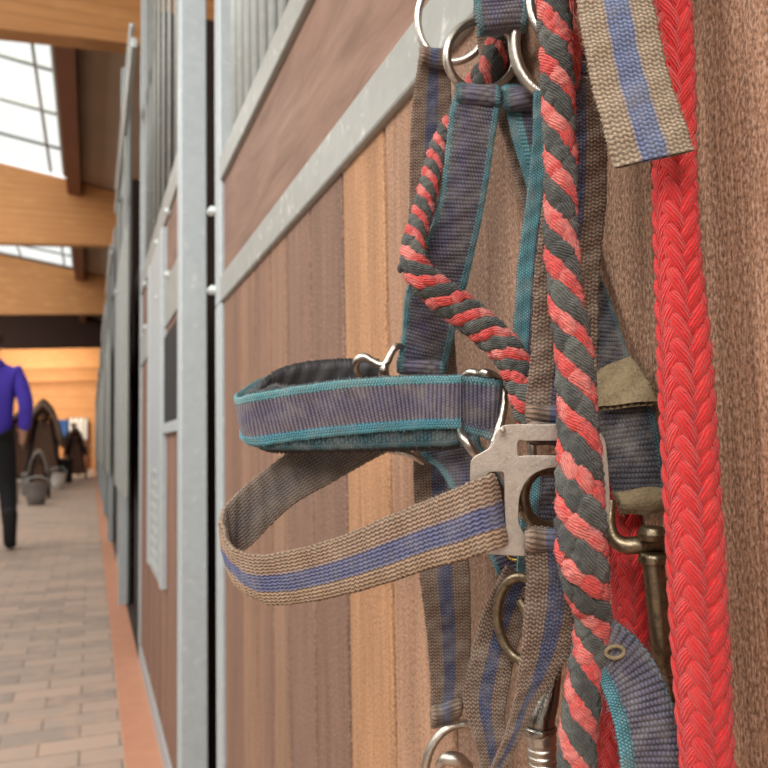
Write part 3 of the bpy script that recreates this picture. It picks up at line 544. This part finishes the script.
# posts and further stall fronts
def post(y,h,lab):
    o=MB().box((-.051,y,-H),(-.003,y+.055,h),0,.003).build('steel_post',M['galv']); struct(o,lab); return o
post(1.435,2.3,'galvanized post right beside the near stall door')
def front(y0,y1,first=False):
    """fixed stall front of planks, rails and bars"""
    w=empty('stall_front',(.02,(y0+y1)/2,-H)); struct(w,'plank and steel stall front')
    ed=list(np.arange(y0+.04,y1-.04,.098))+[y1-.04]
    tn=[(150,112,94),(136,100,86),(158,122,102),(128,92,78),(146,112,98)]
    pset(plank_panel('plank_panel',ed,-.80,.335,-.004,tn,None,.016),w)
    pset(slab('upper_panel',(-.003,y0+.04,.455),(.012,y1-.04,.635),M['panel']),w)
    mb=MB(); mb.box((-.010,y0,.33),(.012,y1,.455),0,.002); pset(mb.build('mid_rail',M['galvd']),w)
    mb=MB(); mb.box((-.010,y0,.635),(.012,y1,.715),0,.002); pset(mb.build('grille_rail',M['galvd']),w)
    mb=MB(); mb.box((-.010,y0,-.87),(.012,y1,-.80),0,.002); pset(mb.build('bottom_rail',M['galv']),w)
    mb=MB(); mb.box((-.010,y0,2.05),(.012,y1,2.12),0,.002); pset(mb.build('top_rail',M['galv']),w)
    for yy in (y0,y1-.045):
        pset(MB().box((-.012,yy,-.80),(.012,yy+.045,2.05),0,.002).build('stile',M['galv']),w)
    yy=y0+.09
    while yy<y1-.06:
        pset(MB().tube([(.002,yy,.70),(.002,yy,2.06)],.0065,8).build('grille_bar',M['galvd']),w); yy+=.19
    return w
w2=front(1.57,3.42)
# feed hatch frame and viewing slot in the second front
pset(MB().box((-.020,2.24,-.39),(.004,2.30,.62),0,.003).box((-.020,2.74,-.39),(.004,2.80,.62),0,.003).box((-.016,2.30,-.39),(.002,2.74,.62),0,.002).build('steel_panel',M['galv']),w2)
pset(MB().box((-.013,1.62,.06),(.002,2.22,.30),0,.001).build('dark_slot',M['dark']),w2)
pset(MB().box((-.018,1.54,.035),(.002,2.235,.062),0,.002).box((-.018,2.215,.06),(.002,2.235,.31),0,.002).build('slot_frame',M['galv']),w2)
for (yy,z) in ((2.136,.633),(2.134,.459),(2.492,.636),(2.45,.454),(3.088,.625),(3.05,.45)):
    pset(MB().tube([(-.02,yy,z),(-.012,yy,z),(.0,yy,z)],[.008,.012,.012],12).build('bolt',M['bar']),w2)
random.seed(8)
mb=MB()
for k in range(9): 
    z=-.36+k*.035; mb.box((-.0215,2.36+.03*(k%3),z),(-.0165,2.62-.04*(k%2),z+.012),0)
pset(mb.build('dried_splash',M['bar']),w2)
LABD=['nearest grey sliding stall door along the aisle','second grey sliding stall door along the aisle','third grey sliding stall door along the aisle']
for k in range(9):
    yb=4.62+3.12*k
    post(yb,2.2 if k==0 else 1.9,'galvanized post further along the aisle')
    if k>0: front(yb-3.12+.06,yb-1.35)
    else:
        pass
    # recessed dark opening boards beside the door
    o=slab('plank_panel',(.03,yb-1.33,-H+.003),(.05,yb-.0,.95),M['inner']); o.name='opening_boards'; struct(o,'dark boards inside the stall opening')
    d=empty('stall_door',(-.06,yb-.7,-H)); struct(d,'grey sliding stall door')
    zb=-.22 if k<2 else -.25
    mb=MB(); mb.box((-.070,yb-1.15,zb),(-.050,yb+.2,.95),0,.006)
    yy=yb-1.10
    while yy<yb+.15: mb.box((-.076,yy,zb+.02),(-.068,yy+.03,.93),0,.003); yy+=.10
    pset(mb.build('door_panel',M['galvd']),d)
    None
    tr=MB().box((-.080,yb-1.85,1.40),(-.058,yb+.25,1.435),0,.004).tube([(-.080,yb-1.9,1.45),(-.080,yb-.1,1.45)],.009,10).build('sliding_rail',M['bar']); struct(tr,'sliding door rail')
    for yh in (yb-1.0,yb-.0):
        pset(MB().box((-.072,yh-.02,.94),(-.056,yh+.02,1.41),0,.002).build('door_hanger',M['galvd']),d)
    for yh in (yb-.3,):
        pset(MB().tube([(-.09,yh,.82),(-.07,yh,.82)],.012,10).build('bolt',M['bar']),d)
# stall interiors: back wall and dividers
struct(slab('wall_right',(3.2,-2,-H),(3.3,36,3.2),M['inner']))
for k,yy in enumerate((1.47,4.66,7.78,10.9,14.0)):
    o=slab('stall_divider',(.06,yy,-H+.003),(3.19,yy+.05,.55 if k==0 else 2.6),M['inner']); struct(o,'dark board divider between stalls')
# opposite row of stalls, left of the aisle
struct(slab('wall_left',(-4.6,-6,-H),(-4.5,36,.6),M['inner']))
struct(slab('wall_back',(-4.6,-6.1,-H),(4,-6,3.2),M['ceil']))
# roof
def zr(x): return 3.61-.17*x
def roofpanel(name,x0,x1,y0,y1,mat,th=.05):
    V=[]; 
    for x in (x0,x1):
        for y in (y0,y1):
            for dz in (0,th): V.append((x,y,zr(x)+dz))
    o=MB().add(V,[(0,1,3,2),(4,6,7,5),(0,4,5,1),(2,3,7,6),(0,2,6,4),(1,5,7,3)]).build(name,mat); return o
struct(roofpanel('ceiling',-.52,3.4,-2,36,M['ceil'])).name='ceiling'
BY=[5.5,11.3,17.2,23.0,28.8]
sk=[]
for i,(a,b) in enumerate(zip([-.3]+BY,BY+[34.6])):
    if i in (0,1,2): pass
    else:
        o=roofpanel('ceiling',-4.6,-.52,a,b,M['ceil']); o.name='ceiling_lining'; struct(o); continue
    w=empty('window_%d'%(i+1),(-1.6,(a+b)/2,zr(-1.6))); struct(w,'glazed roof light between the beams')
    fr=MB()
    for x in (-.56,-.74,-1.55,-2.36,-3.17,-3.98):
        p=[(x,a+.1,zr(x)),(x,b-.1,zr(x))]; fr.tube(p,.018 if x<-.6 else .03,6)
    y=a+.4
    while y<b: fr.tube([(-.56,y,zr(-.56)),(-3.98,y,zr(-3.98))],.020,6); y+=1.08
    pset(fr.build('glazing_bars',M['galvd']),w)
    g=roofpanel('glass_pane',-4.0,-.54,a+.1,b-.1,M['glass'],.01); pset(g,w)
# purlins beside the roof light
for i,(a,b) in enumerate(zip(BY,BY[1:]+[34.6])):
    o=MB().add([(x,y,zr(x)+dz) for x in (-.53,-.36) for y in (a+.13,b-.01) for dz in (-.22,0)],[(0,1,3,2),(4,6,7,5),(0,4,5,1),(2,3,7,6),(0,2,6,4),(1,5,7,3)]).build('roof_purlin',M['purlin']); struct(o,'red-brown purlin under the roof')
# glulam beams, tapered towards the eaves, gently arched underside
for i,y in enumerate(BY+[34.4]):
    n=40; xs=np.linspace(3.1,-6.,n); V=[]
    for x in xs:
        zt=zr(x)-.02 if x>-4 else zr(-4)-.02; zb=2.80+.045*max(x,-2.2)-.02*max(0,x)
        for yy in (y,y+.16): V+= [(x,yy,zb),(x,yy,zt)]
    Fc=[]
    for k in range(n-1):
        a=k*4; b=a+4; Fc+=[(a,a+1,b+1,b),(a+2,b+2,b+3,a+3),(a,b,b+2,a+2),(a+1,a+3,b+3,b+1)]
    Fc+=[(0,2,3,1),((n-1)*4,(n-1)*4+1,(n-1)*4+3,(n-1)*4+2)]
    o=MB().add(V,Fc).build('roof_beam',M['glulam'] if i not in (3,) else M['glud']); struct(o,'glulam roof beam across the aisle')
# far end wall of pale timber
mb=MB()
for k in range(9): mb.box((-6,34.9-.02*(k%2),-H+k*.5+.006),(3.1,35.1,-H+(k+1)*.5),0,.004)
struct(mb.build('wall_far',M['glulam']),'pale timber end wall')
dr=empty('door_2',(-.75,34.8,-H)); struct(dr,'dark reddish door in the far end wall')
pset(MB().box((-1.25,34.7,-H+.002),(-.25,34.87,1.1),0,.01).build('door_leaf',M['purlin']),dr)
pset(MB().tube([(-1.15,34.68,.1),(-1.15,34.62,.1),(-1.05,34.62,.1)],.015,8).build('door_handle',M['bar']),dr)
# ------------------------------------------------------------------ person walking away
def skin(name,verts,edges,mat,parent,levels=2,root=0):
    me=bpy.data.meshes.new(name); me.from_pydata([v[:3] for v in verts],[],[]) if False else me.from_pydata([v[:3] for v in verts],edges,[])
    o=bpy.data.objects.new(name,me); C.objects.link(o); m=o.modifiers.new('s','SKIN'); sv=me.skin_vertices[0].data
    for k,v in enumerate(verts): sv[k].radius=(v[3],v[4] if len(v)>4 else v[3]); sv[k].use_root=(k==root)
    m.use_smooth_shade=True; sb=o.modifiers.new('b','SUBSURF'); sb.levels=sb.render_levels=levels
    dg=bpy.context.evaluated_depsgraph_get(); me2=bpy.data.meshes.new_from_object(o.evaluated_get(dg)); bpy.data.objects.remove(o)
    for p in me2.polygons: p.use_smooth=True
    ob=link(name,me2,mat); 
    if parent: pset(ob,parent)
    return ob
def person(x,y,s,lab,top,leg,skinm,hair,arm=.12,stride=.22,turn=0):
    """back view figure walking along +y, feet on the floor"""
    r=empty('person',(x,y,-H)); tag(r,lab,'person')
    q=lambda a,b,c,*rad: (x+(a*math.cos(turn)-b*math.sin(turn))*s,y+(a*math.sin(turn)+b*math.cos(turn))*s,-H+c*s)+tuple(k*s for k in rad)
    body=[q(0,0,.95,.10,.08),q(0,0,1.15,.10,.08),q(0,.02,1.38,.14,.09),q(0,.03,1.49,.055),q(0,.04,1.58,.05),q(0,.055,1.67,.082,.095),q(0,.06,1.75,.06,.075),
      q(-.19,.02,1.41,.05),q(-.25,-.02,1.13,.042),q(-.24,.10,.90,.032),q(-.235,.13,.82,.034,.02),
      q(.19,.02,1.41,.05),q(.25,-.05,1.13,.042),q(.235,.0,.90,.032),q(.23,.02,.82,.034,.02),
      q(-.09,0,.88,.09),q(-.10,.12*stride/.22,.48,.06),q(-.10,stride*.5,.10,.04),q(-.10,stride*.5+.10,.035,.035),
      q(.09,0,.88,.09),q(.13,.02,.48,.06),q(.17,-stride,.12,.04),q(.17,-stride+.10,.035,.035)]
    ed=[(0,1),(1,2),(2,3),(3,4),(4,5),(5,6),(2,7),(7,8),(8,9),(9,10),(2,11),(11,12),(12,13),(13,14),(0,15),(15,16),(16,17),(17,18),(0,19),(19,20),(20,21),(21,22)]
    skin('body',body,ed,skinm,r)
    T=[q(0,0,.80,.185,.155),q(0,-.005,1.08,.175,.14),q(0,.01,1.33,.18,.135),q(0,.02,1.46,.10,.085),q(0,-.07,1.50,.115,.075),q(-.18,.02,1.42,.075),q(-.265,-.03,1.15,.062),q(-.25,.08,.93,.05),q(.18,.02,1.42,.075),q(.265,-.06,1.15,.062),q(.245,-.01,.93,.05)]
    skin('hoodie',T,[(0,1),(1,2),(2,3),(3,4),(2,5),(5,6),(6,7),(2,8),(8,9),(9,10)],top,r)
    G=[q(0,0,1.0,.145,.12),q(-.095,0,.86,.10),q(-.10,.12*stride/.22,.48,.075),q(-.10,stride*.5,.14,.055),q(.095,0,.86,.10),q(.13,.02,.48,.075),q(.17,-stride,.16,.055)]
    skin('trousers',G,[(0,1),(1,2),(2,3),(0,4),(4,5),(5,6)],leg,r)
    for a,b in ((-.10,stride*.5),(.17,-stride)):
        skin('boot',[q(a,b,.34,.062),q(a,b,.10,.052),q(a,b+.03,.045,.05,.042),q(a,b+.15,.035,.045,.033)],[(0,1),(1,2),(2,3)],M['dark'],r)
    skin('hair',[q(0,.02,1.60,.075,.05),q(0,.03,1.69,.098,.10),q(0,.045,1.765,.07,.08)],[(0,1),(1,2)],hair,r)
    return r
purple=simple('purple_fleece',(84,66,196),.9,.2,20,bump=.002); blk=simple('black_cloth',(22,22,26),.85,.3,20); skn=simple('skin',(205,155,130),.6,.1,20); hairm=simple('brown_hair',(80,55,38),.7,.4,60)
person(-1.04,7.75,1.11,'person in a purple hooded top, black trousers and boots walking away down the aisle',purple,blk,skn,hairm,stride=.20)
# ------------------------------------------------------------------ far clutter along the left of the aisle
brn=simple('brown_saddle_leather',(96,66,46),.5,.35,9); gry=simple('grey_plastic',(128,126,124),.6,.25,6); kha=simple('taupe_blanket',(140,122,106),.9,.35,5); blu=simple('blue_cloth',(62,104,172),.8,.15,5); wht=simple('white_plastic',(222,220,216),.5,.05,5); stl=simple('polished_steel',(210,210,210),.15,.1,5,metal=1)
def saddle_rack(x,y,s,lab,mat,cloth):
    r=empty('saddle_rack',(x,y,-H)); tag(r,lab,'saddle rack',group=None)
    q=lambda a,b,c:(x+a*s,y+b*s,-H+c*s)
    mb=MB()
    for sx in (-.22,.22):
        for sy in (-.2,.2): pset(MB().tube([q(sx,sy,0),q(sx*.35,sy,.85)],.02*s,8).build('leg',M['dark']),r)
    pset(MB().tube([q(0,-.32,.86),q(0,.32,.86)],.05*s,10).build('rail',brn),r)
    pset(MB().box(q(-.17,-.19,.10),q(.17,.19,.80),0,.01).build('cabinet_body',brn),r)
    n=14;V=[];Fc=[]
    for i in range(n):
        t=i/(n-1); yy=-.30+.6*t; lift=.10*(2*t-1)**2+.03
        for j in range(11):
            a=(-1+2*j/10); V.append(q(.24*math.sin(a*1.35)*(1-.2*abs(2*t-1)),yy,.90+lift+.06*math.cos(a*1.5)-.42*abs(a)**1.6))
    for i in range(n-1):
        for j in range(10): Fc.append((i*11+j,i*11+j+1,(i+1)*11+j+1,(i+1)*11+j))
    o=MB().add(V,Fc,0,True).build('saddle',mat); md=o.modifiers.new('t','SOLIDIFY'); md.thickness=.05*s; pset(o,r)
    V=[(a[0],a[1],a[2]-.05*s) for a in V]; V2=[(x+(a[0]-x)*1.12,y+(a[1]-y)*1.15,a[2]) for a in V]
    o=MB().add(V2,Fc,0,True).build('saddle_blanket',cloth); md=o.modifiers.new('t','SOLIDIFY'); md.thickness=.03*s; pset(o,r)
    return r
def bin_(x,y,w,h,lab,mat,name='storage_trunk',cat='trunk'):
    r=empty(name,(x,y,-H)); tag(r,lab,cat)
    pset(MB().box((x-w/2,y-w*.4,-H+.005),(x+w/2,y+w*.4,-H+h*.8),0,.03).build('body',mat),r)
    pset(MB().box((x-w*.53,y-w*.43,-H+h*.8),(x+w*.53,y+w*.43,-H+h),0,.025).build('lid',mat),r)
    pset(MB().tube([(x-w*.15,y-w*.45,-H+h*.7),(x-w*.15,y-w*.5,-H+h*.7),(x+w*.15,y-w*.5,-H+h*.7),(x+w*.15,y-w*.45,-H+h*.7)],.012,8).build('handle',M['bar']),r)
def bucket(x,y,h,lab,mat):
    r=empty('bucket',(x,y,-H)); tag(r,lab,'bucket')
    pset(MB().tube([(x,y,-H+.002),(x,y,-H+h*.5),(x,y,-H+h*.97),(x,y,-H+h)],[h*.36,h*.43,h*.5,h*.54],24).build('body',mat),r)
    pset(MB().tube([(x+h*.5*math.cos(a),y,-H+h+h*.3*math.sin(a)) for a in np.linspace(0,math.pi,14)],.008,8).build('handle',M['bar']),r)
saddle_rack(-1.06,15.1,.8,'low grey-draped saddle rack nearest the walking person',kha,gry)
saddle_rack(-1.22,19.8,1.85,'tall saddle rack with a taupe blanket in mid aisle',brn,kha)
saddle_rack(-1.95,22.6,1.7,'brown saddle rack behind the taupe one',brn,brn)
saddle_rack(-.62,24.2,1.35,'dark brown saddle rack nearest the stall fronts, far down the aisle',blk,brn)
bin_(-.95,21.6,.62,.62,'black storage trunk below the tall saddle rack',M['dark'])
bin_(-2.3,26.0,.8,.9,'black storage trunk behind the brown saddle rack',M['dark'])
bin_(-1.18,16.6,.5,.42,'grey storage trunk left of the aisle centre',gry)
bucket(-1.42,14.2,.30,'small polished steel bucket on the pavers',stl)
bucket(-.99,13.4,.34,'grey bucket closest to the camera on the pavers',gry)
bucket(-.86,18.0,.36,'white bucket in front of the black trunk',wht)
for x,y,m,l in ((-1.0,30,blu,'blue blanket hung on a pole near the far door'),(-.62,28.5,wht,'pale blanket hung on a pole beside the blue one')):
    r=empty('blanket_stand',(x,y,-H)); tag(r,l,'blanket stand')
    pset(MB().tube([(x-.3,y,-H),(x-.3,y,1.0)],.025,8).tube([(x-.35,y,1.0),(x+.35,y,1.0)],.025,8).tube([(x+.3,y,-H),(x+.3,y,1.0)],.025,8).build('stand',M['dark']),r)
    V=[];Fc=[]
    for i in range(16):
        for j in range(12): V.append((x-.28+.56*i/15,y-.04-.03*math.sin(i*1.3),1.02-.75*j/11))
    for i in range(15):
        for j in range(11): Fc.append((i*12+j,i*12+j+1,(i+1)*12+j+1,(i+1)*12+j))
    o=MB().add(V,Fc,0,True).build('blanket',m); md=o.modifiers.new('t','SOLIDIFY'); md.thickness=.02; pset(o,r)
person(-.72,26.5,.95,'distant dark-clothed person standing near the far door',blk,blk,skn,hairm,stride=.04)
person(-1.5,24.5,.98,'distant person in a taupe top standing behind the saddle racks',kha,brn,skn,hairm,stride=.05)
# ================================================================== LIGHT
w=bpy.data.worlds.new('World'); scene.world=w; w.use_nodes=True; bg=w.node_tree.nodes['Background']; bg.inputs[0].default_value=(1.,.985,.96,1); bg.inputs[1].default_value=1.4
def area(name,loc,target,sx,sy,power,col=(1,1,1)):
    l=bpy.data.lights.new(name,'AREA'); l.shape='RECTANGLE'; l.size=sx; l.size_y=sy; l.energy=power; l.color=col
    o=bpy.data.objects.new(name,l); C.objects.link(o); o.location=loc; o.rotation_euler=(Vector(target)-Vector(loc)).to_track_quat('-Z','Y').to_euler(); return o
area('added_light',(-2.5,.9,2.3),(0,.3,-.05),1.0,1.0,88,(1,.97,.93))  # unseen key light added beside the door, well below the roof
area('added_light',(-1.5,-1.9,1.5),(0,.8,.0),1.2,1.2,78,(1,.98,.96))  # unseen fill light added behind the camera
for y in (8.5,14,20,26,31.5): area('added_light',(-1.9,y,3.9),(-1.7,y,-1),2.4,3.2,{8.5:120,14:70,20:90}.get(y,150),(1,.93,.84))  # added area lights under the roof; only the nearer ones sit below glazing
for y in (26,31): area('end_wall_fill',(-1.6,y,2.7),(-1.6,34.6,.8),2.0,.6,150,(1,.86,.66))  # unseen warm fill added to brighten the far end wall
